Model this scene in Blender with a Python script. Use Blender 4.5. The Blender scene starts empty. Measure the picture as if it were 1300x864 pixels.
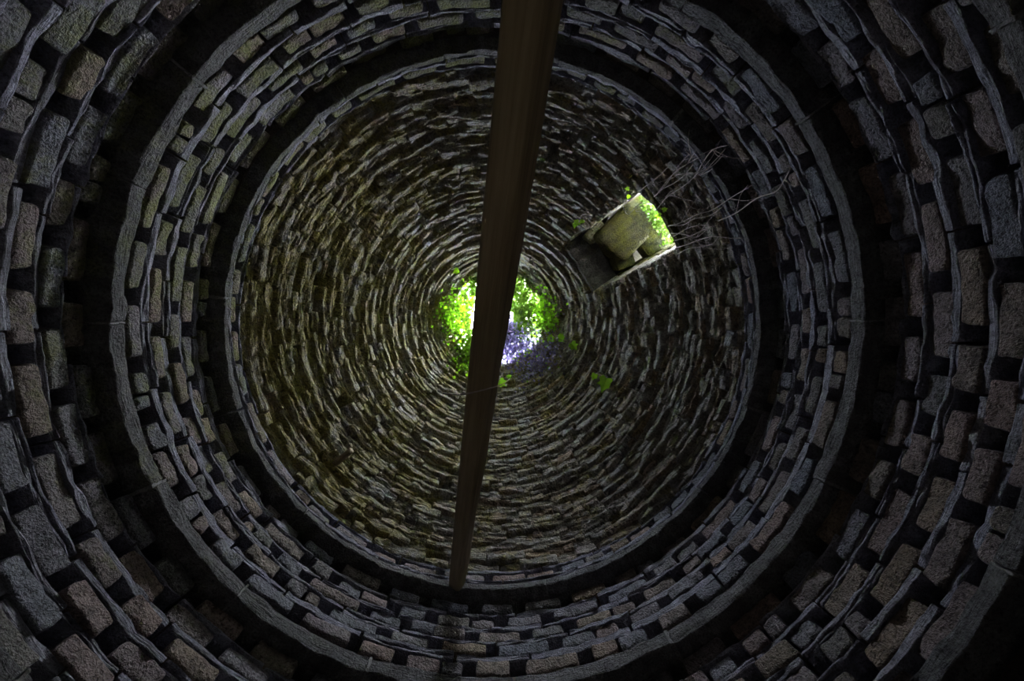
import bpy, math, random
import numpy as np
from mathutils import Matrix, Vector

random.seed(11)
rng = np.random.default_rng(11)
S = bpy.context.scene
COL = S.collection
R_ = math.radians
Z0 = 0.15            # height of the lens above the floor; all "h" below are heights above the lens

# ------------------------------------------------------------------ camera
cd = bpy.data.cameras.new('camera')
cam = bpy.data.objects.new('camera', cd)
COL.objects.link(cam)
S.camera = cam
cd.sensor_fit = 'HORIZONTAL'
cd.sensor_width = 36.0
cd.lens = 14.954
cd.clip_start = 0.01
ax_, ay_ = 0.0867, -0.0381
RX = np.array([[1, 0, 0], [0, math.cos(ax_), -math.sin(ax_)], [0, math.sin(ax_), math.cos(ax_)]])
RY = np.array([[math.cos(ay_), 0, math.sin(ay_)], [0, 1, 0], [-math.sin(ay_), 0, math.cos(ay_)]])
MC = RX @ RY
mw = Matrix.Identity(4)
for i in range(3):
    mw[i][0] = MC[0][i]
    mw[i][1] = -MC[1][i]
    mw[i][2] = -MC[2][i]
mw[0][3], mw[1][3], mw[2][3] = -0.0283, -0.2944, Z0
cam.matrix_world = mw

# ------------------------------------------------------------------ sky and light
SKY_STRENGTH = 60.0
SUN_DIR = Vector((0.60, -0.20, 0.74)).normalized()
w = bpy.data.worlds.new('sky')
S.world = w
w.use_nodes = True
wt = w.node_tree
wt.nodes.clear()
wo = wt.nodes.new('ShaderNodeOutputWorld')
bg = wt.nodes.new('ShaderNodeBackground')
tc = wt.nodes.new('ShaderNodeTexCoord')
dt = wt.nodes.new('ShaderNodeVectorMath'); dt.operation = 'DOT_PRODUCT'
dt.inputs[1].default_value = SUN_DIR
mr = wt.nodes.new('ShaderNodeMapRange')
mr.inputs['From Min'].default_value = -0.2
mr.inputs['From Max'].default_value = 1.0
pw = wt.nodes.new('ShaderNodeMath'); pw.operation = 'POWER'; pw.inputs[1].default_value = 2.5
mx = wt.nodes.new('ShaderNodeMix'); mx.data_type = 'RGBA'
mx.inputs['A'].default_value = (0.40, 0.44, 0.56, 1)      # thin cloud away from the sun
mx.inputs['B'].default_value = (1.36, 1.42, 1.54, 1)        # bright hazy cloud around it
wt.links.new(tc.outputs['Generated'], dt.inputs[0])
wt.links.new(dt.outputs['Value'], mr.inputs['Value'])
wt.links.new(mr.outputs[0], pw.inputs[0])
wt.links.new(pw.outputs[0], mx.inputs['Factor'])
wt.links.new(mx.outputs['Result'], bg.inputs['Color'])
bg.inputs['Strength'].default_value = SKY_STRENGTH
wt.links.new(bg.outputs[0], wo.inputs['Surface'])

def portal(name, loc, direction, sx, sy):
    l = bpy.data.lights.new(name, 'AREA')
    l.shape = 'RECTANGLE'; l.size = sx; l.size_y = sy
    l.cycles.is_portal = True
    o = bpy.data.objects.new(name, l)
    o.location = loc
    o.rotation_euler = Vector(direction).to_track_quat('-Z', 'Y').to_euler()
    COL.objects.link(o)
portal('sky_portal', (0, 0, 8.2 + Z0 + 0.6), (0, 0, -1), 2.3, 2.3)
AZW = R_(327.0)
portal('sky_portal', (4.15 * math.cos(AZW), 4.15 * math.sin(AZW), 6.35 + Z0), (-math.cos(AZW), -math.sin(AZW), 0), 1.5, 1.7)

S.view_settings.view_transform = 'Standard'
S.view_settings.look = 'None'
S.view_settings.gamma = 1.0
S.view_settings.use_curve_mapping = False
S.view_settings.exposure = 1.25

# ------------------------------------------------------------------ materials
def nodes(name):
    m = bpy.data.materials.new(name)
    m.use_nodes = True
    nt = m.node_tree
    b = nt.nodes['Principled BSDF']
    return m, nt, b

def add(nt, typ, **kw):
    n = nt.nodes.new('ShaderNode' + typ)
    for k, v in kw.items():
        setattr(n, k, v)
    return n

def ramp(nt, stops):
    n = add(nt, 'ValToRGB')
    e = n.color_ramp.elements
    while len(e) < len(stops):
        e.new(0.5)
    for el, (p, c) in zip(e, stops):
        el.position = p
        el.color = (*c, 1) if len(c) == 3 else c
    return n

def mixc(nt, fac, a, b, mode='MIX'):
    n = add(nt, 'Mix', data_type='RGBA', blend_type=mode)
    for sock, v in (('Factor', fac), ('A', a), ('B', b)):
        if isinstance(v, bpy.types.NodeSocket):
            nt.links.new(v, n.inputs[sock])
        elif sock == 'Factor':
            n.inputs[sock].default_value = v
        else:
            n.inputs[sock].default_value = (*v, 1)
    return n.outputs['Result']

def noise(nt, vec, scale, detail=4, rough=0.6):
    n = add(nt, 'TexNoise')
    n.inputs['Scale'].default_value = scale
    n.inputs['Detail'].default_value = detail
    n.inputs['Roughness'].default_value = rough
    nt.links.new(vec, n.inputs['Vector'])
    return n.outputs['Fac']

def mth(nt, op, a, b=0.0):
    n = add(nt, 'Math', operation=op)
    for i, v in enumerate((a, b)):
        if isinstance(v, bpy.types.NodeSocket):
            nt.links.new(v, n.inputs[i])
        else:
            n.inputs[i].default_value = v
    return n.outputs[0]

def stone_mat(name, cols, moss, moss_dir, moss_off, rough=0.75, pit=0.5, pitscale=55, bump=0.02, spec=0.4, grey=None, slaty=0.0):
    """Weathered masonry: a tone per stone, speckle, pits and a growth of moss or lichen on the damp side."""
    m, nt, b = nodes(name)
    geo = add(nt, 'NewGeometry')
    oi = add(nt, 'ObjectInfo')
    rnd = mth(nt, 'FRACT', mth(nt, 'ADD', geo.outputs['Random Per Island'], oi.outputs['Random']))
    pos = geo.outputs['Position']
    cr = ramp(nt, [(i / max(1, len(cols) - 1), c) for i, c in enumerate(cols)])
    nt.links.new(rnd, cr.inputs[0])
    mid = noise(nt, pos, 9, 5)
    fine = noise(nt, pos, pitscale, 3, 0.7)
    shade = ramp(nt, [(0.25, (0.45, 0.45, 0.45)), (0.75, (1.4, 1.4, 1.4))])
    nt.links.new(mid, shade.inputs[0])
    c = mixc(nt, 1.0, cr.outputs[0], shade.outputs[0], 'MULTIPLY')
    sp = ramp(nt, [(0.32, (0.35, 0.33, 0.32)), (0.48, (1, 1, 1)), (0.72, (1.35, 1.35, 1.35))])
    nt.links.new(fine, sp.inputs[0])
    c = mixc(nt, 1.0, c, sp.outputs[0], 'MULTIPLY')
    if grey:                                                   # pale lime bloom in patches
        lf = ramp(nt, [(0.56, (0, 0, 0)), (0.7, (1, 1, 1))])
        nt.links.new(noise(nt, pos, 5.3, 6, 0.7), lf.inputs[0])
        c = mixc(nt, mth(nt, 'MULTIPLY', lf.outputs[0], 0.7), c, grey)
    if moss:
        d = add(nt, 'VectorMath', operation='DOT_PRODUCT')
        nt.links.new(pos, d.inputs[0])
        d.inputs[1].default_value = moss_dir
        f = mth(nt, 'ADD', mth(nt, 'ADD', d.outputs['Value'], moss_off), mth(nt, 'MULTIPLY', noise(nt, pos, 3.1, 8, 0.72), 2.6))
        mrp = ramp(nt, [(0.5, (0, 0, 0)), (1.0, (0.9, 0.9, 0.9))])
        nt.links.new(f, mrp.inputs[0])
        c = mixc(nt, mrp.outputs[0], c, mixc(nt, 1.0, moss, sp.outputs[0], 'MULTIPLY'))
    nt.links.new(c, b.inputs['Base Color'])
    b.inputs['Roughness'].default_value = rough
    b.inputs['Specular IOR Level'].default_value = spec
    hgt = mth(nt, 'ADD', mth(nt, 'MULTIPLY', fine, pit), mid)
    if slaty:                                                  # bedding planes running along the course
        xyz = add(nt, 'SeparateXYZ'); nt.links.new(pos, xyz.inputs[0])
        cmb = add(nt, 'CombineXYZ')
        nt.links.new(mth(nt, 'MULTIPLY', mth(nt, 'ARCTAN2', xyz.outputs[1], xyz.outputs[0]), 16.0), cmb.inputs[0])
        nt.links.new(mth(nt, 'MULTIPLY', xyz.outputs[2], 60.0), cmb.inputs[1])
        bed = noise(nt, cmb.outputs[0], 1.0, 5, 0.7)
        hgt = mth(nt, 'ADD', hgt, mth(nt, 'MULTIPLY', bed, slaty))
        bt = ramp(nt, [(0.3, (0.4, 0.38, 0.36)), (0.5, (1, 1, 1)), (0.7, (1.55, 1.55, 1.6))])
        nt.links.new(bed, bt.inputs[0])
        c = mixc(nt, 0.8, c, bt.outputs[0], 'MULTIPLY')
        nt.links.new(c, b.inputs['Base Color'])
    bp = add(nt, 'Bump')
    bp.inputs['Strength'].default_value = 1.0
    bp.inputs['Distance'].default_value = bump
    nt.links.new(hgt, bp.inputs['Height'])
    nt.links.new(bp.outputs[0], b.inputs['Normal'])
    return m

BLOCK = stone_mat('nest_block_stone', [(0.19, 0.18, 0.18), (0.18, 0.19, 0.225), (0.29, 0.205, 0.175), (0.17, 0.185, 0.225), (0.27, 0.205, 0.155), (0.17, 0.17, 0.165), (0.25, 0.19, 0.18)],
                  (0.19, 0.20, 0.06), (-0.12, -0.12, 0.12), -1.5, pit=1.3, pitscale=48, bump=0.04)
SLATE = stone_mat('ledge_slate', [(0.20, 0.20, 0.27), (0.27, 0.27, 0.34), (0.18, 0.18, 0.23), (0.31, 0.30, 0.36)],
                  (0.17, 0.18, 0.09), (-0.10, -0.08, 0.10), -1.5, rough=0.5, pit=0.5, pitscale=60, bump=0.05, spec=0.6, slaty=1.2)
STRING = stone_mat('string_course_stone', [(0.125, 0.125, 0.125), (0.15, 0.145, 0.145), (0.12, 0.12, 0.125)],
                   (0.15, 0.155, 0.07), (-0.10, -0.05, 0.06), -1.25, pit=1.0, pitscale=50, bump=0.05, slaty=1.0)
RUBBLE = stone_mat('corbelled_rubble', [(0.28, 0.25, 0.20), (0.36, 0.32, 0.24), (0.40, 0.38, 0.33), (0.23, 0.21, 0.17), (0.40, 0.29, 0.18), (0.32, 0.32, 0.32)],
                   (0.34, 0.285, 0.06), (-0.12, 0.0, 0.05), -1.0, rough=0.6, pit=0.9, pitscale=34, bump=0.07, spec=0.55, grey=(0.44, 0.44, 0.46), slaty=1.4)
CORE = stone_mat('wall_core', [(0.09, 0.075, 0.06), (0.10, 0.085, 0.07)], None, None, 0, rough=0.9, bump=0.03)
MOSSY = stone_mat('mossy_stone', [(0.13, 0.11, 0.06), (0.10, 0.10, 0.06)], (0.17, 0.15, 0.022), (0.0, 0.0, 0.0), -0.6, rough=0.9, bump=0.06, pit=1.0, grey=(0.14, 0.11, 0.06), slaty=0.4)
MORTAR = stone_mat('lime_mortar', [(0.22, 0.215, 0.21), (0.18, 0.175, 0.175)], None, None, 0, rough=0.9, bump=0.02)
EARTH = stone_mat('dry_earth_floor', [(0.36, 0.31, 0.25), (0.32, 0.28, 0.22)], None, None, 0, rough=0.95, bump=0.04)
GRASS = stone_mat('grass_ground', [(0.07, 0.10, 0.03), (0.08, 0.11, 0.035)], None, None, 0, rough=0.95, bump=0.04)

def wood_mat():
    m, nt, b = nodes('weathered_timber')
    t = add(nt, 'TexCoord')
    mp = add(nt, 'Mapping')
    mp.inputs['Scale'].default_value = (26, 26, 0.9)
    nt.links.new(t.outputs['Object'], mp.inputs[0])
    g = noise(nt, mp.outputs[0], 1.0, 6, 0.65)
    cr = ramp(nt, [(0.32, (0.10, 0.055, 0.03)), (0.5, (0.32, 0.215, 0.12)), (0.72, (0.55, 0.42, 0.27))])
    nt.links.new(g, cr.inputs[0])
    big = noise(nt, t.outputs['Object'], 2.2, 3)
    c = mixc(nt, big, cr.outputs[0], (0.27, 0.23, 0.13), 'MIX')
    nt.links.new(c, b.inputs['Base Color'])
    b.inputs['Roughness'].default_value = 0.65
    bp = add(nt, 'Bump')
    bp.inputs['Distance'].default_value = 0.012
    nt.links.new(g, bp.inputs['Height'])
    nt.links.new(bp.outputs[0], b.inputs['Normal'])
    return m
WOOD = wood_mat()

def leaf_mat(name, dark, light, through, gloss=0.12):
    m, nt, b = nodes(name)
    nt.nodes.remove(b)
    out = nt.nodes['Material Output']
    geo = add(nt, 'NewGeometry')
    oi = add(nt, 'ObjectInfo')
    rnd = mth(nt, 'FRACT', mth(nt, 'ADD', geo.outputs['Random Per Island'], oi.outputs['Random']))
    c = mixc(nt, rnd, dark, light)
    t = mixc(nt, rnd, tuple(x * 0.6 for x in through), through)
    di = add(nt, 'BsdfDiffuse'); nt.links.new(c, di.inputs['Color'])
    tr = add(nt, 'BsdfTranslucent'); nt.links.new(t, tr.inputs['Color'])
    gl = add(nt, 'BsdfGlossy'); gl.inputs['Roughness'].default_value = 0.35; gl.inputs['Color'].default_value = (gloss,) * 3 + (1,)
    a1 = add(nt, 'AddShader'); a2 = add(nt, 'AddShader')
    nt.links.new(di.outputs[0], a1.inputs[0]); nt.links.new(tr.outputs[0], a1.inputs[1])
    nt.links.new(a1.outputs[0], a2.inputs[0]); nt.links.new(gl.outputs[0], a2.inputs[1])
    nt.links.new(a2.outputs[0], out.inputs['Surface'])
    return m
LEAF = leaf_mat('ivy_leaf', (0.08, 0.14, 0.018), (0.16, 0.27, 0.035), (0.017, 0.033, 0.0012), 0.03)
WALLIVY = leaf_mat('painted_lit_ivy_leaf', (0.16, 0.28, 0.03), (0.28, 0.44, 0.05), (0.20, 0.40, 0.012), 0.04)  # lit copy of the ivy leaf, its brightness put into colour and translucency
FLARELEAF = leaf_mat('flare_tinted_leaf', (0.15, 0.12, 0.25), (0.40, 0.34, 0.58), (0.006, 0.004, 0.014), 0.10)  # purple lens-flare haze is put into the leaf colour
def plain(name, col, rough=0.8):
    m, nt, b = nodes(name)
    geo = add(nt, 'NewGeometry')
    n = noise(nt, geo.outputs['Position'], 30, 3)
    nt.links.new(mixc(nt, n, tuple(c * 0.6 for c in col), tuple(c * 1.3 for c in col)), b.inputs['Base Color'])
    b.inputs['Roughness'].default_value = rough
    return m
TWIG = plain('dry_twig', (0.50, 0.42, 0.40))
STEM = plain('ivy_stem', (0.22, 0.17, 0.10))

# ------------------------------------------------------------------ mesh helpers
def mesh(name, v, f, smooth=True):
    me = bpy.data.meshes.new(name)
    me.from_pydata([tuple(p) for p in v], [], f)
    if smooth:
        me.polygons.foreach_set('use_smooth', [True] * len(me.polygons))
    me.update()
    return me

def obj(name, v, f, mat, parent=None, smooth=True, origin='centre'):
    v = np.asarray(v, float)
    c = v.mean(0) if origin == 'centre' else np.asarray(origin, float)
    me = mesh(name, v - c, f, smooth)
    me.materials.append(mat)
    o = bpy.data.objects.new(name, me)
    COL.objects.link(o)
    if parent:
        o.parent = parent
        o.location = Vector(c) - parent.location
    else:
        o.location = c
    return o

def empty(name, loc=(0, 0, 0)):
    o = bpy.data.objects.new(name, None)
    o.empty_display_size = 0.1
    o.location = loc
    COL.objects.link(o)
    return o

def tag(o, label, cat, group=None):
    o['label'] = label
    o['category'] = cat
    if group:
        o['group'] = group
    return o

def vnoise(p, seed=0):
    """Vector value noise, p (n,3) -> (n,3) in -1..1."""
    p = np.asarray(p, float) + seed * 17.31
    i = np.floor(p).astype(np.int64)
    f = p - i
    f = f * f * (3 - 2 * f)
    out = np.zeros((len(p), 3))
    for dx in (0, 1):
        for dy in (0, 1):
            for dz in (0, 1):
                wgt = (f[:, 0] if dx else 1 - f[:, 0]) * (f[:, 1] if dy else 1 - f[:, 1]) * (f[:, 2] if dz else 1 - f[:, 2])
                h = (i[:, 0] + dx) * 73856093 ^ (i[:, 1] + dy) * 19349663 ^ (i[:, 2] + dz) * 83492791
                h = h & 0x7fffffff
                for k in range(3):
                    q = (h * (1103515245 + 2 * k * 7919) + 12345 * (k + 1)) & 0x7fffffff
                    q = ((q >> 7) * 2654435761) & 0x7fffffff
                    out[:, k] += wgt * ((q & 0xffff) / 32767.5 - 1)
    return out

_topo = {}
def topo(a, b, c):
    """Surface grid of a box with a*b*c points; the back (last w layer) stays open."""
    if (a, b, c) in _topo:
        return _topo[(a, b, c)]
    idx = {}
    pts = []
    for i in range(a):
        for j in range(b):
            for k in range(c):
                if k == 0 or i in (0, a - 1) or j in (0, b - 1):
                    idx[(i, j, k)] = len(pts)
                    pts.append((i, j, k))
    F = []
    for i in range(a - 1):
        for j in range(b - 1):
            F.append((idx[(i, j, 0)], idx[(i, j + 1, 0)], idx[(i + 1, j + 1, 0)], idx[(i + 1, j, 0)]))
    for k in range(c - 1):
        for i in range(a - 1):
            F.append((idx[(i, 0, k)], idx[(i + 1, 0, k)], idx[(i + 1, 0, k + 1)], idx[(i, 0, k + 1)]))
            F.append((idx[(i, b - 1, k)], idx[(i, b - 1, k + 1)], idx[(i + 1, b - 1, k + 1)], idx[(i + 1, b - 1, k)]))
        for j in range(b - 1):
            F.append((idx[(0, j, k)], idx[(0, j, k + 1)], idx[(0, j + 1, k + 1)], idx[(0, j + 1, k)]))
            F.append((idx[(a - 1, j, k)], idx[(a - 1, j + 1, k)], idx[(a - 1, j + 1, k + 1)], idx[(a - 1, j, k + 1)]))
    _topo[(a, b, c)] = (np.array(pts), F)
    return _topo[(a, b, c)]

def axis(s, r, n):
    r = min(r, s * 0.45)
    return np.concatenate([[-s / 2, -s / 2 + 0.4 * r], np.linspace(-s / 2 + r, s / 2 - r, n), [s / 2 - 0.4 * r, s / 2]]), r

_seed = [0]
def stone(L, H, D, r=0.025, nu=4, nv=2, amp=0.012, freq=9.0, skew=0.0, stretch=1.0, ridge=0.0):
    """Rounded rough block: local u (along), v (up), w (into the wall, front at 0)."""
    _seed[0] += 1
    au, ru = axis(L, r, nu)
    av, rv = axis(H, r, nv)
    aw = np.array([0, 0.4 * r, r, D * 0.5, D])
    pts, F = topo(len(au), len(av), len(aw))
    u, v, w_ = au[pts[:, 0]], av[pts[:, 1]], aw[pts[:, 2]]
    iu = np.clip(u, -L / 2 + ru, L / 2 - ru)
    iv = np.clip(v, -H / 2 + rv, H / 2 - rv)
    iw = np.maximum(w_, r)
    d = np.stack([(u - iu) / ru, (v - iv) / rv, (w_ - iw) / r], 1)
    n = np.linalg.norm(d, axis=1, keepdims=True)
    n[n == 0] = 1
    n = np.maximum(n, 1)
    d = d / n
    P = np.stack([iu + d[:, 0] * ru, iv + d[:, 1] * rv, iw + d[:, 2] * r], 1)
    q = P * freq
    q[:, 0] *= stretch
    N = vnoise(q, _seed[0]) + 0.5 * vnoise(q * 2.3, _seed[0] + 0.5)
    fade = np.clip(1.2 - P[:, 2:3] / max(D, 0.01), 0.2, 1)
    P = P + N * amp * fade * np.array([0.8, 0.6, 1.0])
    if ridge:                                                  # broken bedding planes: steps running along the stone
        g = P * np.array([7.0, 48.0, 20.0])
        e = vnoise(g, _seed[0] + 0.25)
        P[:, 2] += np.where(e[:, 0] > 0.1, -1.0, 0.6) * np.abs(e[:, 0]) * ridge * fade[:, 0]
        P[:, 1] += e[:, 1] * ridge * 0.3
    P[:, 1] += skew * P[:, 0]
    return P, F

def warp(az, h):
    """The courses are not level: they dip and rise a little round the wall."""
    k = np.interp(h, [3.2, 3.6, 3.84, 4.22, 4.52, 4.95, 6.0, 7.0], [0, 0.02, 0.035, 0.075, 0.07, 0.10, 0.06, 0])
    return -np.sin(az) * k

def curve_in(P, az, R, h, lean=0.0):
    """Bend a local stone to the round wall: azimuth in degrees, front radius R, height h of its middle."""
    rad = R + P[:, 2] - lean * P[:, 1]
    th = math.radians(az) + P[:, 0] / R
    hh = h + P[:, 1] + warp(th, h)
    return np.stack([rad * np.cos(th), rad * np.sin(th), hh + Z0], 1)

def lathe(profile, n=96, skip=None, closed=True):
    v, f = [], []
    m = len(profile)
    for i in range(n):
        t = 2 * math.pi * i / n
        for r, z in profile:
            v.append((r * math.cos(t), r * math.sin(t), z))
    for i in range(n):
        j = (i + 1) % n
        for k in range(m if closed else m - 1):
            l = (k + 1) % m
            if skip and skip(360.0 * (i + 0.5) / n, 0.5 * (profile[k][0] + profile[l][0]), 0.5 * (profile[k][1] + profile[l][1])):
                continue
            f.append((i * m + k, j * m + k, j * m + l, i * m + l))
    return v, f

def struct(name, v, f, mat, smooth=True):
    o = obj(name, v, f, mat, None, smooth, origin=(0, 0, 0))
    o['kind'] = 'structure'
    return o

def tube(pts, radii, n=5):
    pts = [Vector(p) for p in pts]
    # smooth the line
    q = []
    for i in range(len(pts) - 1):
        p0, p1, p2, p3 = pts[max(i - 1, 0)], pts[i], pts[i + 1], pts[min(i + 2, len(pts) - 1)]
        for t in (0, 0.25, 0.5, 0.75):
            q.append(0.5 * ((2 * p1) + (p2 - p0) * t + (2 * p0 - 5 * p1 + 4 * p2 - p3) * t * t + (3 * p1 - p0 - 3 * p2 + p3) * t ** 3))
    q.append(pts[-1])
    v, f = [], []
    m = len(q)
    for i, p in enumerate(q):
        d = (q[min(i + 1, m - 1)] - q[max(i - 1, 0)]).normalized()
        a = d.orthogonal().normalized()
        b = d.cross(a)
        r = radii[0] + (radii[1] - radii[0]) * i / (m - 1)
        for k in range(n):
            t = 2 * math.pi * k / n
            v.append(p + (a * math.cos(t) + b * math.sin(t)) * r)
    for i in range(m - 1):
        for k in range(n):
            l = (k + 1) % n
            f.append((i * n + k, i * n + l, (i + 1) * n + l, (i + 1) * n + k))
    f.append(tuple(range(n))[::-1])
    f.append(tuple(range((m - 1) * n, m * n)))
    return v, f

# ------------------------------------------------------------------ measured nest holes: row height, azimuth of each hole
HOLES = [
(2.19,[3.7,15.4,24.6,36.7,46.1,55.7,66.2,75.7,85.4,96,106.9,116.6,126.5,135.3,145.8,155.2,164.9,174.7,184.9,196.2,205.9,215.8,225.7,234.4,244.5,255.1,265.2,275.4,285.3,293.7,304.6,314.7,324.2,334.3,343.7,354.4]),
(2.385,[1.7,9.8,18.8,29.5,41.5,51.9,60.9,70.1,81,90,100.4,110,119,128.5,138.5,148,158.9,168.8,178.3,188.6,199.7,208.2,218.2,229.4,238.8,249.3,259.2,269,280.4,288.8,299.3,308.9,319.8,329.6,339.1,350.7]),
(2.575,[6.4,14.9,24.3,35.3,44.7,54.7,65.3,74.3,84.7,95.2,103.5,113.2,123.4,134.4,143.7,152.6,163.1,173.3,183.5,192.7,203.2,213.4,223.3,233.2,243.9,253.3,264.8,275.4,285.7,295.5,306.1,314.4,325.6,335.5,346.5,358.3]),
(2.775,[2.7,10.4,18.5,30.2,40.3,52.7,61.9,72.9,82.2,91.1,101.8,110.8,120.8,129.4,139.4,147.3,156.4,168.4,179.4,188.3,198.5,209.5,217.6,227.3,238.1,247.7,258.5,269.9,278.9,288.5,298.9,309.4,320.3,329.6,340.2,351.6]),
(2.965,[6.6,15.7,23.7,33.4,43.2,52.7,64.5,73.3,82.8,92.5,102.4,112.6,123.6,133.2,142.5,152.3,163.2,173.6,183.8,194,202.2,212,223.3,232.7,243.9,253.8,265.6,274.2,285.3,296.1,305.7,316.2,324.4,335.4,346.2,357.6]),
(3.13,[1.9,13.4,22.4,33,41.6,52.4,61.6,71.7,81.3,90.6,99.5,109.5,120.6,130.4,140.2,148.8,159.2,168.7,178.5,187.1,197.8,206.6,215.9,226,235,245.5,254.9,265.9,275.6,284.7,293.5,303.7,313.4,323.1,332.9,344,352.3]),
(3.61,[1.3,9.9,20.1,29.1,41,54,62.3,75.2,86.8,95.3,107.2,115.5,126.4,137.7,145.8,154.3,167.5,176,186.5,196.3,208.7,216.2,226,239.9,249.3,258.9,267.5,276.9,286.2,294.5,304.2,311.5,321.9,330.1,341,352.2]),
(3.835,[6.2,15.6,24.3,35.3,48.4,58,66.6,79.8,91.4,101.8,111.3,122.8,132,141.2,149.5,162.3,171.8,181.3,192.4,200.5,212.3,222.1,232.1,245.6,253.4,264.3,274.4,283.6,295.9,307.7,316,326,334.6,346.1,356.8]),
(4.035,[1.3,10.2,19.6,27.9,40.4,53.4,62.1,76.5,84.9,95.2,108,116.2,128.8,136.1,144.9,153.4,166.7,176.2,184.8,196.9,207.7,215.3,225.8,235.2,242.3,249.9,258.2,269.9,280.7,289.5,300.3,312.9,321.4,330.6,343.1,353.8]),
(4.22,[6.6,15.2,25.2,34.5,46,58.3,68.9,80.4,89.7,103.4,111.1,123.7,130,141.7,149.7,158.2,170.9,180.8,191,199.5,211.7,220.3,230.9,238.9,245.7,254.3,264.9,273.4,283.7,295.5,305.5,316.9,326.8,334.6,347.2,357.1]),
(4.42,[6.8,16.1,27.7,35.6,47,55.3,66.4,76.1,86,95.1,105.5,113.9,124.6,133.6,144.5,154,163.1,173,181.7,191.5,202.3,211.8,222.3,231.6,241.1,250.1,259,269.9,278.9,290.3,299.5,308,318,328.6,338.2,348.3,358.4]),
(4.95,[5.9,15.7,28.9,39.9,52,64,76.4,92.5,103.4,112.9,120.3,130.2,142.2,153.2,164.7,180.5,193.8,204.1,216.5,231.3,238,248.5,257.7,268.5,280.2,290.6,302.8,315.1,329.2,342.1,355.5]),

]
ROW = {h: a for h, a in HOLES}
HALF = 0.066
R0 = 3.0

# ------------------------------------------------------------------ setting: shells of the wall
floor = struct('floor', *lathe([(0.0, -0.02), (1.0, 0.0), (2.0, 0.006), (3.1, 0.0), (3.1, -0.3), (0.0, -0.3)], 64), EARTH)
ground = struct('ground', *lathe([(3.85, 0.0), (12.0, -0.05), (40.0, -0.3), (40.0, -0.8), (3.85, -0.8)], 64), GRASS)
zz = lambda h: h + Z0
wall_lower = struct('wall_lower', *lathe([(3.02, -0.1), (3.02, 1.0), (3.02, zz(1.93)), (3.30, zz(1.97)), (3.34, zz(2.6)), (3.34, zz(3.18)), (3.9, zz(3.18)), (3.9, -0.1)], 96), CORE)
wall_middle = struct('wall_middle', *lathe([(3.34, zz(3.18)), (3.3, zz(3.36)), (3.03, zz(3.38)), (3.03, zz(3.52)), (3.34, zz(3.53)), (3.34, zz(4.45)), (3.9, zz(4.45)), (3.9, zz(3.18))], 96), CORE)

HD = [5.06, 5.8, 6.8, 7.6, 8.2]
RD = [3.0, 2.6, 1.9, 1.28, 0.9]
def dome_r(h):
    return float(np.interp(h, HD, RD))

WIN_AZ = 327.0
def win_half(h):
    """Half width in degrees of the broken opening in the dome at height h (0 outside it)."""
    if h < 5.74 or h > 7.2:
        return 0.0
    return math.degrees(0.455 / dome_r(h))
def angdiff(a, b):
    return (a - b + 180) % 360 - 180

prof = [(3.34, zz(4.45)), (3.34, zz(5.05))]
for h in np.arange(5.2, 8.25, 0.15):
    prof.append((dome_r(h) + 0.42, zz(h)))
nin = len(prof)
prof += [(1.32, zz(8.24)), (1.8, zz(8.2))]
for h in np.arange(8.0, 4.5, -0.2):
    prof.append((min(3.9, dome_r(h) + 0.95), zz(h)))
prof.append((3.9, zz(4.45)))
def win_skip(a, r, z):
    h = z - Z0
    return abs(angdiff(a, WIN_AZ)) < math.degrees(0.5 / max(r, 0.5)) and 5.7 < h < 7.25
ceiling = struct('ceiling', *lathe(prof, 160, win_skip), CORE)

# ------------------------------------------------------------------ nest rows: blocks between the holes, slate ledges between the rows
def nest_row(parent, h, half, R=R0, hole=0.137, depth=0.32, lo=0.0):
    A = ROW[h]
    n = len(A)
    for i in range(n):
        a0, a1 = A[i], A[(i + 1) % n]
        if a1 < a0:
            a1 += 360
        w0 = hole * random.uniform(0.85, 1.12) / R / 2
        w1 = hole * random.uniform(0.85, 1.12) / R / 2
        b0, b1 = R_(a0) + w0, R_(a1) - w1
        L = (b1 - b0) * R
        pieces = [(b0, b1)]
        if L > 0.52 or random.random() < 0.10:
            c = b0 + (b1 - b0) * random.uniform(0.38, 0.62)
            pieces = [(b0, c - 0.004), (c + 0.004, b1)]
        for c0, c1 in pieces:
            l = max(0.1, (c1 - c0) * R)
            hh = 2 * half * random.uniform(0.97, 1.07)
            P, F = stone(l, hh, depth, r=random.uniform(0.018, 0.032), nu=7, nv=4, amp=0.014, freq=12, skew=random.uniform(-0.03, 0.03))
            obj('block', curve_in(P, math.degrees((c0 + c1) / 2), R + random.uniform(-0.02, 0.02), h - (half - hh / 2) * 0.6, random.uniform(-0.12, 0.12)), F, BLOCK, parent)

def ledge(parent, h0, h1, R=R0, proud=-0.002):
    """A ring of slate slabs roofing one row of holes and flooring the next."""
    a = random.uniform(0, 20)
    end = a + 360
    while a < end - 1:
        da = min(random.uniform(9, 19), end - a)
        if end - a - da < 6:
            da = end - a
        t = h1 - h0
        L = R_(da) * R - 0.008
        lay = [(h0, h1)]
        if t > 0.045 and random.random() < 0.55:
            s = h0 + t * random.uniform(0.4, 0.6)
            lay = [(h0, s - 0.002), (s + 0.002, h1)]
        for q0, q1 in lay:
            P, F = stone(L * random.uniform(0.97, 1.0), (q1 - q0) * random.uniform(0.86, 1.0), 0.36, r=0.010, nu=14, nv=2, amp=0.011, freq=10, skew=random.uniform(-0.012, 0.012), ridge=0.020)
            obj('ledge_slab', curve_in(P, a + da / 2, R - proud + random.uniform(-0.018, 0.018), (q0 + q1) / 2), F, SLATE, parent)
        a += da

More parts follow.
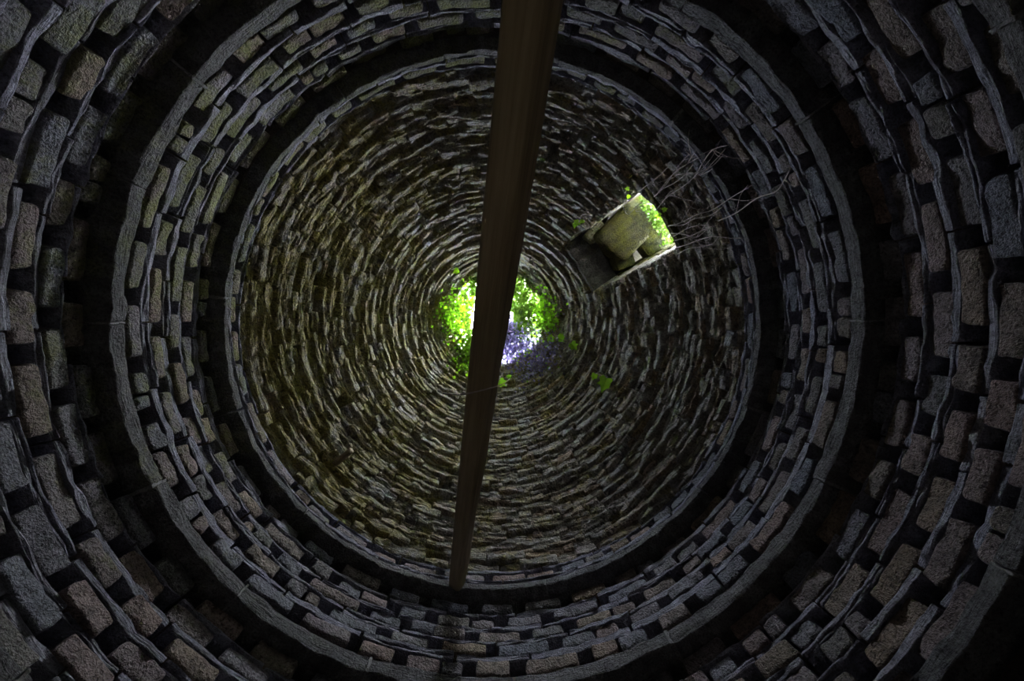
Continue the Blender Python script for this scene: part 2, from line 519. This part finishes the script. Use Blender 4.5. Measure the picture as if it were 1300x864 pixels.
for h in (2.19, 2.385, 2.575, 2.775, 2.965, 3.13):
    nest_row(wall_lower, h, 0.070)
for a, b in ((2.26, 2.315), (2.455, 2.505), (2.645, 2.705), (2.845, 2.895), (3.035, 3.06)):
    ledge(wall_lower, a, b)
for h, hf in ((3.61, 0.07), (3.835, 0.064), (4.035, 0.062), (4.22, 0.064), (4.42, 0.06)):
    nest_row(wall_middle, h, hf)
for a, b in ((3.685, 3.765), (3.902, 3.968), (4.10, 4.152), (4.288, 4.355)):
    ledge(wall_middle, a, b)
nest_row(ceiling, 4.95, 0.055, hole=0.11)
ledge(ceiling, 5.01, 5.06, proud=0.004)
ledge(ceiling, 4.83, 4.89, proud=0.004)

# ------------------------------------------------------------------ string courses
def string_course(name, h0, h1, joints, R=2.85):
    ring = struct(name, *lathe([(R + 0.16, zz(h0 + 0.03)), (R + 0.16, zz(h1 - 0.03)), (R + 0.4, zz(h1 - 0.03)), (R + 0.4, zz(h0 + 0.03))], 96), CORE)
    joints = sorted(joints)
    for a in joints:                                           # lime squeezed out of the wider joints
        P, F = stone(random.uniform(0.012, 0.034), h1 - h0 + 0.006, 0.30, r=0.005, nu=2, nv=6, amp=0.012, freq=20, skew=random.uniform(-0.2, 0.2))
        obj('mortar', curve_in(P, a + random.uniform(-0.1, 0.1), R - 0.006, (h0 + h1) / 2 - 0.004), F, MORTAR, ring)
    full = []
    for i, a in enumerate(joints):
        b = joints[(i + 1) % len(joints)] + (360 if i == len(joints) - 1 else 0)
        n = max(1, round((b - a) / 25.0))
        full += [a + (b - a) * k / n + (random.uniform(-2, 2) if k else 0) for k in range(n)]
    for i, a in enumerate(full):
        b = full[(i + 1) % len(full)] + (360 if i == len(full) - 1 else 0)
        L = R_(b - a) * R - 0.01
        P, F = stone(L, h1 - h0, 0.42, r=0.016, nu=26, nv=4, amp=0.012, freq=9, ridge=0.016)
        obj('string_stone', curve_in(P, (a + b) / 2, R + random.uniform(-0.01, 0.012), (h0 + h1) / 2), F, STRING, ring)
    return ring
string_course('trim_1', 1.975, 2.085, [22.5, 48, 71, 97, 120, 147, 172, 199, 224, 251, 276, 300, 326, 351])
string_course('trim_2', 3.215, 3.35, [112, 136, 157.5, 183, 60.6, 23.5, 357, 324, 221])
string_course('trim_3', 4.505, 4.595, [187, 137, 112, 79.7, 17, 345, 283, 310])

# ------------------------------------------------------------------ corbelled dome: 300 stones one by one, the rest as one part
PUT = [(6.05, 154), (5.98, 194), (6.18, 98), (6.09, 108), (5.99, 288), (6.01, 228), (6.08, 355)]
specs = []
h = 5.07
while h < 8.2:
    t = random.uniform(0.045, 0.10) * (1.0 if h < 6.5 else 0.78)
    R = dome_r(h + t / 2)
    a = random.uniform(0, 360)
    end = a + 360
    ph = random.uniform(0, 6.28)
    while a < end - 0.5:
        L = random.choice((random.uniform(0.12, 0.3), random.uniform(0.25, 0.7))) * (1.0 if h < 6.2 else 0.85)
        da = math.degrees(L / R)
        if end - a - da < math.degrees(0.1 / R):
            da = end - a
        mid = a + da / 2
        ok = True
        wh = win_half(h + t / 2)
        cut0, cut1 = a, a + da
        if wh:
            lo = angdiff(mid, WIN_AZ) - da / 2
            hi = lo + da
            if lo < wh and hi > -wh:
                if lo < -wh - 3:
                    cut1 = cut0 + (-wh - lo)
                elif hi > wh + 3:
                    cut0 = cut1 - (hi - wh)
                else:
                    ok = False
        for ph_, pa in PUT:
            if abs(h + t / 2 - ph_) < 0.085 and abs(angdiff(mid, pa)) < da / 2 + math.degrees(0.06 / R):
                # leave a putlog hole 11 cm wide
                k = angdiff(pa, mid)
                if k > 0:
                    cut1 = min(cut1, mid + k - math.degrees(0.075 / R))
                else:
                    cut0 = max(cut0, mid + k + math.degrees(0.075 / R))
        if ok and math.radians(cut1 - cut0) * R > 0.05:
            specs.append((h + t / 2 + 0.012 * math.sin(ph + R_(mid) * 3), t, (cut0 + cut1) / 2, math.radians(cut1 - cut0) * R))
        a += da
    h += t

big = sorted(range(len(specs)), key=lambda i: -(specs[i][1] * specs[i][3]) / (specs[i][0] ** 2))[:300]
big = set(big)
SV, SF, nV = [], [], 0
for i, (hc, t, az, L) in enumerate(specs):
    hgt = t * random.uniform(0.85, 1.3)
    near = hc < 6.6
    P, F = stone(L - 0.004, hgt, 0.36, r=min(0.020, hgt * 0.28), nu=max(5, int(L / 0.028)) if near else max(3, int(L / 0.06)), nv=4 if near else 2,
                 amp=0.022 if near else 0.017, freq=8, skew=random.uniform(-0.09, 0.09), stretch=0.6, ridge=0.024 if near else 0.018)
    V = curve_in(P, az, dome_r(hc) + random.uniform(-0.04, 0.03), hc + random.uniform(-0.012, 0.012), random.uniform(0.05, 0.5))
    if i in big:
        obj('stone', V, F, RUBBLE, ceiling)
    else:
        SV.append(V)
        SF += [tuple(k + nV for k in f) for f in F]
        nV += len(V)
rub = obj('rubble_masonry', np.concatenate(SV), SF, RUBBLE, ceiling)
rub['kind'] = 'stuff'

# a broken putlog stub left in the wall
def at_wall(az, h, inset):
    r = dome_r(h) - inset
    return Vector((r * math.cos(R_(az)), r * math.sin(R_(az)), h + Z0))
def stub(az, h):
    a, b_ = at_wall(az, h, -0.15), at_wall(az, h - 0.05, 0.32)
    v, f = tube([a, (a + b_) / 2, b_], (0.045, 0.038), 8)
    obj('putlog_stub', v, f, WOOD, ceiling)
stub(140, 5.48)

# flat stones round the rim of the sky hole
a = 0.0
while a < 359:
    da = min(random.uniform(16, 30), 360 - a)
    P, F = stone(R_(da) * 0.95 - 0.02, 0.07, 0.6, r=0.02, nu=7, nv=1, amp=0.02, freq=7)
    obj('rim_stone', curve_in(P, a + da / 2, 0.9 + random.uniform(-0.06, 0.05), 8.27), F, RUBBLE, ceiling)
    a += da

# ------------------------------------------------------------------ the broken opening in the dome
window = empty('window_1', (0, 0, 0))
window['kind'] = 'structure'
NV = np.array([math.cos(AZW), math.sin(AZW), 0])
TV = np.array([-math.sin(AZW), math.cos(AZW), 0])
UP = np.array([0, 0, 1.0])
def win_pt(t, n, h):
    return NV * n + TV * t + UP * (h + Z0)
def win_stone(name, t, n, h, st, sn, sh, mat, rt=0.0, amp=0.028, nu=4, nv=3, freq=5, pitch=0.0):
    """Stone with its length along the passage: t across, n outwards, h up (centre); pitch tips the outer end up."""
    P, F = stone(st, sh, sn, r=min(st, sh) * 0.22, nu=nu, nv=nv, amp=amp, freq=freq)
    p = P.copy()
    p[:, 2] -= sn / 2
    c, s = math.cos(rt), math.sin(rt)
    tt, nn = p[:, 0] * c - p[:, 2] * s, p[:, 0] * s + p[:, 2] * c
    hh = p[:, 1] + nn * math.tan(pitch)
    V = np.stack([win_pt(t + a_, n + b_, h + c_) for a_, b_, c_ in zip(tt, nn, hh)])
    return obj(name, V, F, mat, window)
for side in (-1, 1):
    h = 5.74
    while h < 7.2:
        t_ = random.uniform(0.13, 0.2)
        n0 = dome_r(h + t_ / 2) - 0.02
        d_ = 0.52
        for k in range(2):
            win_stone('jamb_stone', side * (0.455 + 0.10 + random.uniform(-0.015, 0.015)), n0 + d_ * (k + 0.5), h + t_ / 2, 0.20, d_ - 0.01, t_ * 0.97, RUBBLE if k == 0 else MOSSY)
        h += t_
win_stone('sill_slab', 0.0, 3.12, 5.70, 1.05, 1.0, 0.09, MOSSY, nu=7)
win_stone('lintel_slab', 0.03, 1.86, 7.20, 0.98, 0.46, 0.14, STRING, amp=0.03, nu=7)
win_stone('boulder', -0.06, 2.42, 7.02, 0.68, 0.60, 0.42, MOSSY, rt=0.25, amp=0.06, nu=6, nv=5, freq=3.2)
win_stone('wedge_stone', 0.30, 2.28, 7.10, 0.24, 0.32, 0.30, MOSSY, rt=-0.2, amp=0.04)
win_stone('wedge_stone', -0.36, 2.12, 7.08, 0.20, 0.34, 0.34, RUBBLE, rt=0.2, amp=0.04)
win_stone('roof_slab', 0.0, 2.88, 7.06, 1.06, 0.52, 0.30, MOSSY, amp=0.04, nu=7, nv=4, freq=4)
win_stone('roof_slab', 0.0, 2.4, 7.42, 1.10, 1.5, 0.16, CORE, amp=0.03, nu=6)

# ------------------------------------------------------------------ leaning timber
def beam():
    T = np.array([-0.464, 2.776, 4.47 + Z0])
    B = np.array([0.315, -2.86, 0.02])
    d = B - T
    Ln = float(np.linalg.norm(d))
    z = Vector(d).normalized()
    x = z.cross(Vector((0, 0, 1))).normalized()
    y = z.cross(x)
    M = Matrix((x, y, z)).transposed().to_4x4()
    M = M @ Matrix.Rotation(R_(-28), 4, 'Z')
    n, m = 28, 48
    v, f = [], []
    for i in range(m + 1):
        s = i / m
        hw = 0.079 - 0.011 * s
        for k in range(n):
            t = 2 * math.pi * k / n
            # squared log with waney rounded corners
            c, s_ = math.cos(t), math.sin(t)
            rr = hw / (abs(c) ** 4 + abs(s_) ** 4) ** 0.25
            v.append((rr * c, rr * s_, Ln * s))
    v = np.array(v)
    nn = vnoise(v * np.array([7, 7, 1.1]), 3.3)
    v[:, :2] += nn[:, :2] * 0.009
    for i in range(m):
        for k in range(n):
            l = (k + 1) % n
            f.append((i * n + k, i * n + l, (i + 1) * n + l, (i + 1) * n + k))
    f.append(tuple(range(n))[::-1])
    f.append(tuple(range(m * n, (m + 1) * n)))
    me = mesh('leaning_timber', v, f)
    me.materials.append(WOOD)
    o = bpy.data.objects.new('leaning_timber', me)
    COL.objects.link(o)
    M.translation = Vector(T)
    o.matrix_world = M
    return tag(o, 'long dark squared timber leaning across the tower from floor to upper string course', 'timber')
beam()

# ------------------------------------------------------------------ leaves, creepers and twigs
LOBES = [(0.0, 0.0), (0.28, -0.10), (0.50, 0.12), (0.34, 0.30), (0.52, 0.55), (0.22, 0.60), (0.0, 1.0), (-0.22, 0.60), (-0.52, 0.55), (-0.34, 0.30), (-0.50, 0.12), (-0.28, -0.10)]
def leaf(size, pos, normal, roll):
    n = Vector(normal).normalized()
    a = n.orthogonal().normalized()
    b = n.cross(a)
    a, b = a * math.cos(roll) + b * math.sin(roll), b * math.cos(roll) - a * math.sin(roll)
    v = [Vector(pos) + (b * 0.35) * size]
    for x, y in LOBES:
        v.append(Vector(pos) + (a * x + b * y + n * (-0.22 * abs(x) - 0.15 * (y - 0.4) ** 2)) * size)
    f = [(0, i, i % 12 + 1) for i in range(1, 13)]
    return v, f

def at(az, h, inset):
    r = (dome_r(h) if h > 5.06 else R0) - inset
    if h > 8.2:
        r = 0.9 - inset
    return Vector((r * math.cos(R_(az)), r * math.sin(R_(az)), h + Z0))

def foliage(parent, n, az, daz, h, dh, i0, i1, size, mat, name='foliage', sd=0.0):
    V, F, k = [], [], 0
    for _ in range(n):
        a_ = random.gauss(az, daz)
        hh = random.gauss(h, dh)
        p = at(a_, hh, random.uniform(i0, i1))
        nrm = Vector((random.gauss(0, 0.55), random.gauss(0, 0.55), -1 if random.random() < 0.6 else random.gauss(0, 1)))
        v, f = leaf(random.uniform(*size), p, nrm, random.uniform(0, 6.28))
        V += v
        F += [tuple(q + k for q in t) for t in f]
        k += len(v)
    o = obj(name, [tuple(p) for p in V], F, mat, parent, smooth=False)
    o['kind'] = 'stuff'
    return o

def plant(name, label, cat, az, h, inset, group=None):
    o = empty(name, at(az, h, inset))
    return tag(o, label, cat, group)

def stems(parent, lines, rad=(0.008, 0.003), mat=None, name='stem'):
    for ln in lines:
        v, f = tube([at(*q) for q in ln], rad, 5)
        obj(name, v, f, mat or STEM, parent)

T_ = Vector((-0.464, 2.776, 4.47 + Z0))
B_ = Vector((0.315, -2.86, 0.02))
k_ = T_ + (B_ - T_) * 0.465
o = tag(empty('bare_creeper', k_ + Vector((0, 0, -0.13))), 'single thin leafless creeper strand across the underside of the leaning timber', 'creeper')
v, f = tube([k_ + Vector(q) for q in ((-0.22, 0.05, 0.02), (-0.11, 0.03, -0.10), (0.0, 0.0, -0.145), (0.10, -0.02, -0.10), (0.15, -0.03, 0.02))], (0.005, 0.003), 5)
obj('stem', v, f, TWIG, o)

p = plant('ivy_plant', 'bright green ivy hanging over the left rim of the sky hole, left of the timber', 'ivy', 185, 8.3, 0.0)
foliage(p, 1000, 188, 22, 8.42, 0.14, -0.08, 0.37, (0.04, 0.085), LEAF)
foliage(p, 500, 243, 14, 8.36, 0.12, -0.08, 0.36, (0.04, 0.085), LEAF)
foliage(p, 420, 188, 15, 8.03, 0.14, 0.02, 0.30, (0.035, 0.07), WALLIVY, 'painted_lit_leaves')
stems(p, [[(170, 8.35, 0.0), (178, 8.3, 0.1), (186, 8.1, 0.08)], [(196, 8.35, 0.0), (200, 8.3, 0.14), (207, 8.0, 0.06)]])
p = plant('ivy_plant', 'bright green ivy below left of the sky hole, hugging the timber edge', 'ivy', 133, 8.2, 0.0)
foliage(p, 650, 132, 13, 8.22, 0.16, -0.02, 0.36, (0.04, 0.085), LEAF)
foliage(p, 120, 126, 7, 7.9, 0.14, 0.02, 0.16, (0.035, 0.065), WALLIVY, 'painted_lit_leaves')
stems(p, [[(136, 8.3, 0.0), (133, 8.1, 0.1), (126, 7.8, 0.06)]])
p = plant('ivy_plant', 'yellow green ivy fringe on the right rim of the sky hole, right of the timber', 'ivy', 355, 8.3, 0.0)
foliage(p, 2000, 348, 27, 8.42, 0.14, -0.08, 0.57, (0.035, 0.08), LEAF)
foliage(p, 500, 297, 13, 8.36, 0.12, -0.08, 0.36, (0.035, 0.08), LEAF)
foliage(p, 420, 354, 14, 8.03, 0.16, 0.0, 0.22, (0.03, 0.06), WALLIVY, 'painted_lit_leaves')
stems(p, [[(345, 8.35, 0.0), (350, 8.25, 0.1), (352, 7.9, 0.06)], [(5, 8.35, 0.0), (2, 8.2, 0.1), (4, 7.8, 0.05)]])
p = plant('flare_tinted_creeper', 'creeper below right of the sky hole, lens-flare purple put into its leaf colour', 'creeper', 45, 8.2, 0.0)
foliage(p, 3000, 62, 24, 8.38, 0.14, -0.05, 0.80, (0.035, 0.07), FLARELEAF)
foliage(p, 700, 44, 14, 7.85, 0.24, 0.03, 0.22, (0.025, 0.05), FLARELEAF)
foliage(p, 80, 40, 20, 8.1, 0.25, 0.05, 0.3, (0.03, 0.05), WALLIVY, 'painted_lit_leaves')
stems(p, [[(40, 8.3, 0.0), (44, 8.0, 0.08), (50, 7.6, 0.05)], [(60, 8.3, 0.0), (58, 7.9, 0.08), (52, 7.5, 0.05)]])

def sprig(label, leaves, stem, group=None):
    az, h, ins, s = leaves[0]
    o = plant('ivy_sprig', label, 'ivy sprig', stem[0][0], stem[0][1], stem[0][2], group)
    stems(o, [stem], (0.005, 0.003))
    for (az, h, ins, s) in leaves:
        pos = at(az, h, ins)
        nr = Vector((-pos.x * 0.15 + random.gauss(0, 0.12), -pos.y * 0.15 + random.gauss(0, 0.12), -1))
        v, f = leaf(s, pos, nr, random.uniform(0, 6.28))
        obj('leaf', v, f, WALLIVY, o, smooth=False)
    return o
sprig('trailing ivy sprig with four broad lit-coloured leaves, right of the flare-tinted creeper',
      [(17, 7.61, 0.12, 0.16), (22, 7.74, 0.14, 0.15), (17, 7.38, 0.10, 0.17), (3, 7.76, 0.1, 0.12), (8, 7.9, 0.12, 0.11), (350, 7.9, 0.1, 0.08)],
      [(4, 8.3, 0.02), (10, 8.0, 0.12), (17, 7.65, 0.12), (17, 7.4, 0.10)])
sprig('lone lobed ivy leaf with a small one beside it, lower right of dome',
      [(27, 6.55, 0.15, 0.25), (28, 6.8, 0.10, 0.12)], [(29, 6.95, 0.02), (28, 6.78, 0.07), (27, 6.58, 0.14)])
sprig('ivy leaf against the right edge of the timber, below the sky hole', [(88, 7.66, 0.14, 0.17), (80, 7.75, 0.1, 0.1)], [(85, 8.0, 0.02), (86, 7.8, 0.1), (88, 7.7, 0.12)])
sprig('single small ivy leaf on the dome left above the sky hole', [(232, 7.74, 0.06, 0.12)], [(230, 7.9, 0.02), (232, 7.78, 0.05)])
sprig('little green sprig left of the dark lintel of the broken opening', [(309, 6.6, 0.05, 0.11), (308, 6.66, 0.06, 0.08), (310, 6.54, 0.05, 0.08)], [(311, 6.75, 0.0), (309, 6.62, 0.05)])
sprig('tiny pair of leaves above the main twig of the dry creeper', [(314, 5.79, 0.07, 0.06), (315.5, 5.84, 0.07, 0.06)], [(316, 5.95, 0.0), (314.5, 5.82, 0.06)])
sprig('pair of small green leaves in the twigs right of the broken opening', [(326, 5.62, 0.12, 0.08), (325, 5.56, 0.12, 0.07)], [(326, 5.76, 0.0), (326, 5.64, 0.1)])

# ivy in the mouth of the opening
p = tag(empty('ivy_plant', tuple(win_pt(-0.1, 3.3, 6.9))), 'sunlit ivy at the outer mouth of the broken opening, beside the mossy boulder', 'ivy')
V, F, k = [], [], 0
for _ in range(330):
    t_, n_ = random.gauss(-0.02, 0.22), random.gauss(3.02, 0.06)
    pos = Vector(win_pt(max(-0.42, min(0.42, t_)), n_, random.uniform(6.62, 6.90)))
    v, f = leaf(random.uniform(0.03, 0.065), pos, (random.gauss(0, 0.5), random.gauss(0, 0.5), -1), random.uniform(0, 6.28))
    V += v
    F += [tuple(q + k for q in t) for t in f]
    k += len(v)
o = obj('foliage', [tuple(q) for q in V], F, LEAF, p, smooth=False)
o['kind'] = 'stuff'
v, f = tube([win_pt(-0.40, 3.02, 6.93), win_pt(-0.05, 3.0, 6.86), win_pt(0.40, 3.0, 6.92)], (0.01, 0.006), 5)
obj('stem', v, f, STEM, p)

V, F, k = [], [], 0
p2 = tag(empty('ivy_plant', tuple(win_pt(0.0, 3.98, 5.6))), 'added ivy curtain outdoors, blocking daylight from the broken opening', 'ivy')
for _ in range(900):                                           # ivy screen added outside the opening to cut the incoming daylight
    pos = Vector(win_pt(random.uniform(-0.7, 0.7), random.gauss(3.98, 0.03), random.uniform(5.6, 7.6)))
    v, f = leaf(random.uniform(0.09, 0.15), pos, (math.cos(AZW) + random.gauss(0, 0.4), math.sin(AZW) + random.gauss(0, 0.4), 0.3), random.uniform(0, 6.28))
    V += v
    F += [tuple(q + k for q in t) for t in f]
    k += len(v)
o = obj('foliage', [tuple(q) for q in V], F, LEAF, p2, smooth=False)
o['kind'] = 'stuff'
v, f = tube([win_pt(-0.6, 3.98, 5.6), win_pt(-0.1, 3.98, 6.6), win_pt(0.3, 3.98, 7.5)], (0.015, 0.008), 5)
obj('stem', v, f, STEM, p2)

TW = [[(1.542,-1.467,6.004),(1.647,-1.571,5.694),(1.726,-1.648,5.426),(1.778,-1.699,5.182),(1.834,-1.738,4.934),(1.863,-1.787,4.699)],[(1.935,-1.609,5.339),(1.975,-1.681,5.076),(1.984,-1.783,4.818),(1.987,-1.823,4.628),(1.973,-1.834,4.469)],[(1.929,-1.605,5.245),(1.954,-1.711,4.957),(1.982,-1.764,4.729),(2.0,-1.766,4.577),(1.961,-1.81,4.287)],[(2.013,-1.468,5.482),(2.039,-1.564,5.225),(2.054,-1.564,5.074),(2.114,-1.493,4.926),(2.176,-1.433,4.781)],[(2.144,-1.264,5.386),(2.211,-1.269,5.15),(2.274,-1.308,4.882),(2.34,-1.313,4.656),(2.329,-1.347,4.308),(2.285,-1.356,3.854)],[(2.472,-1.22,4.78),(2.474,-1.232,4.425),(2.414,-1.273,3.995),(2.382,-1.253,3.665),(2.324,-1.298,3.475),(2.261,-1.332,3.323)],[(2.271,-1.006,5.5),(2.323,-1.015,5.272),(2.368,-1.042,5.056),(2.43,-1.05,4.808),(2.499,-1.002,4.6),(2.501,-0.961,4.334)],[(2.281,-0.909,5.443),(2.319,-0.96,5.215),(2.383,-0.958,4.983),(2.42,-0.967,4.782),(2.406,-1.018,4.656)],[(2.129,-1.259,5.301),(2.209,-1.228,5.077),(2.235,-1.257,4.892),(2.305,-1.248,4.667),(2.326,-1.294,4.419)],[(2.261,-1.096,5.434),(2.331,-1.108,5.187),(2.371,-1.138,4.973),(2.406,-1.157,4.771),(2.416,-1.09,4.681)],[(2.055,-1.772,4.982),(2.151,-1.731,4.751),(2.189,-1.675,4.644),(2.172,-1.653,4.357)],[(2.014,-1.567,5.161),(2.071,-1.597,4.92),(2.118,-1.65,4.675),(2.078,-1.726,4.372)],[(1.676,-1.585,5.757),(1.726,-1.471,5.703),(1.77,-1.527,5.491),(1.808,-1.553,5.31)],[(1.185,-1.471,6.27),(1.199,-1.54,6.06),(1.301,-1.491,5.917),(1.216,-1.535,5.831)],[(2.191,-1.127,5.32),(2.244,-1.181,5.067),(2.284,-1.183,4.874),(2.335,-1.15,4.685)],[(2.002,-1.685,5.263),(2.062,-1.698,5.037),(2.091,-1.729,4.834),(2.089,-1.799,4.625),(1.956,-1.894,4.528)],[(2.187,-1.177,5.386),(2.257,-1.134,5.178),(2.327,-1.069,4.992),(2.346,-1.125,4.791)],[(2.163,-1.783,4.548),(2.105,-1.796,4.241),(2.109,-1.74,3.959)]]
root = Vector(TW[0][0]) + Vector((0, 0, Z0))
p = tag(empty('dry_creeper', root), 'bare tangle of pale dry twigs hanging from the sill of the broken opening', 'twigs')
for ln in TW:
    pts = [(x, y, z + Z0) for x, y, z in ln]
    v, f = tube(pts, (0.006, 0.0035), 5)
    obj('twig', v, f, TWIG, p)
    # side shoots
    for _ in range(2):
        i = random.randrange(1, len(pts) - 1)
        a_ = Vector(pts[i])
        d_ = Vector(pts[i + 1]) - a_
        side = Vector((random.gauss(0, 1), random.gauss(0, 1), random.gauss(-0.3, 0.5))).normalized()
        e = a_ + d_ * 0.7 + side * 0.12
        g = e + d_ * 0.6 + side * 0.05 + Vector((random.gauss(0, 0.03), random.gauss(0, 0.03), -0.05))
        v, f = tube([a_, e, g], (0.0038, 0.0022), 4)
        obj('shoot', v, f, TWIG, p)
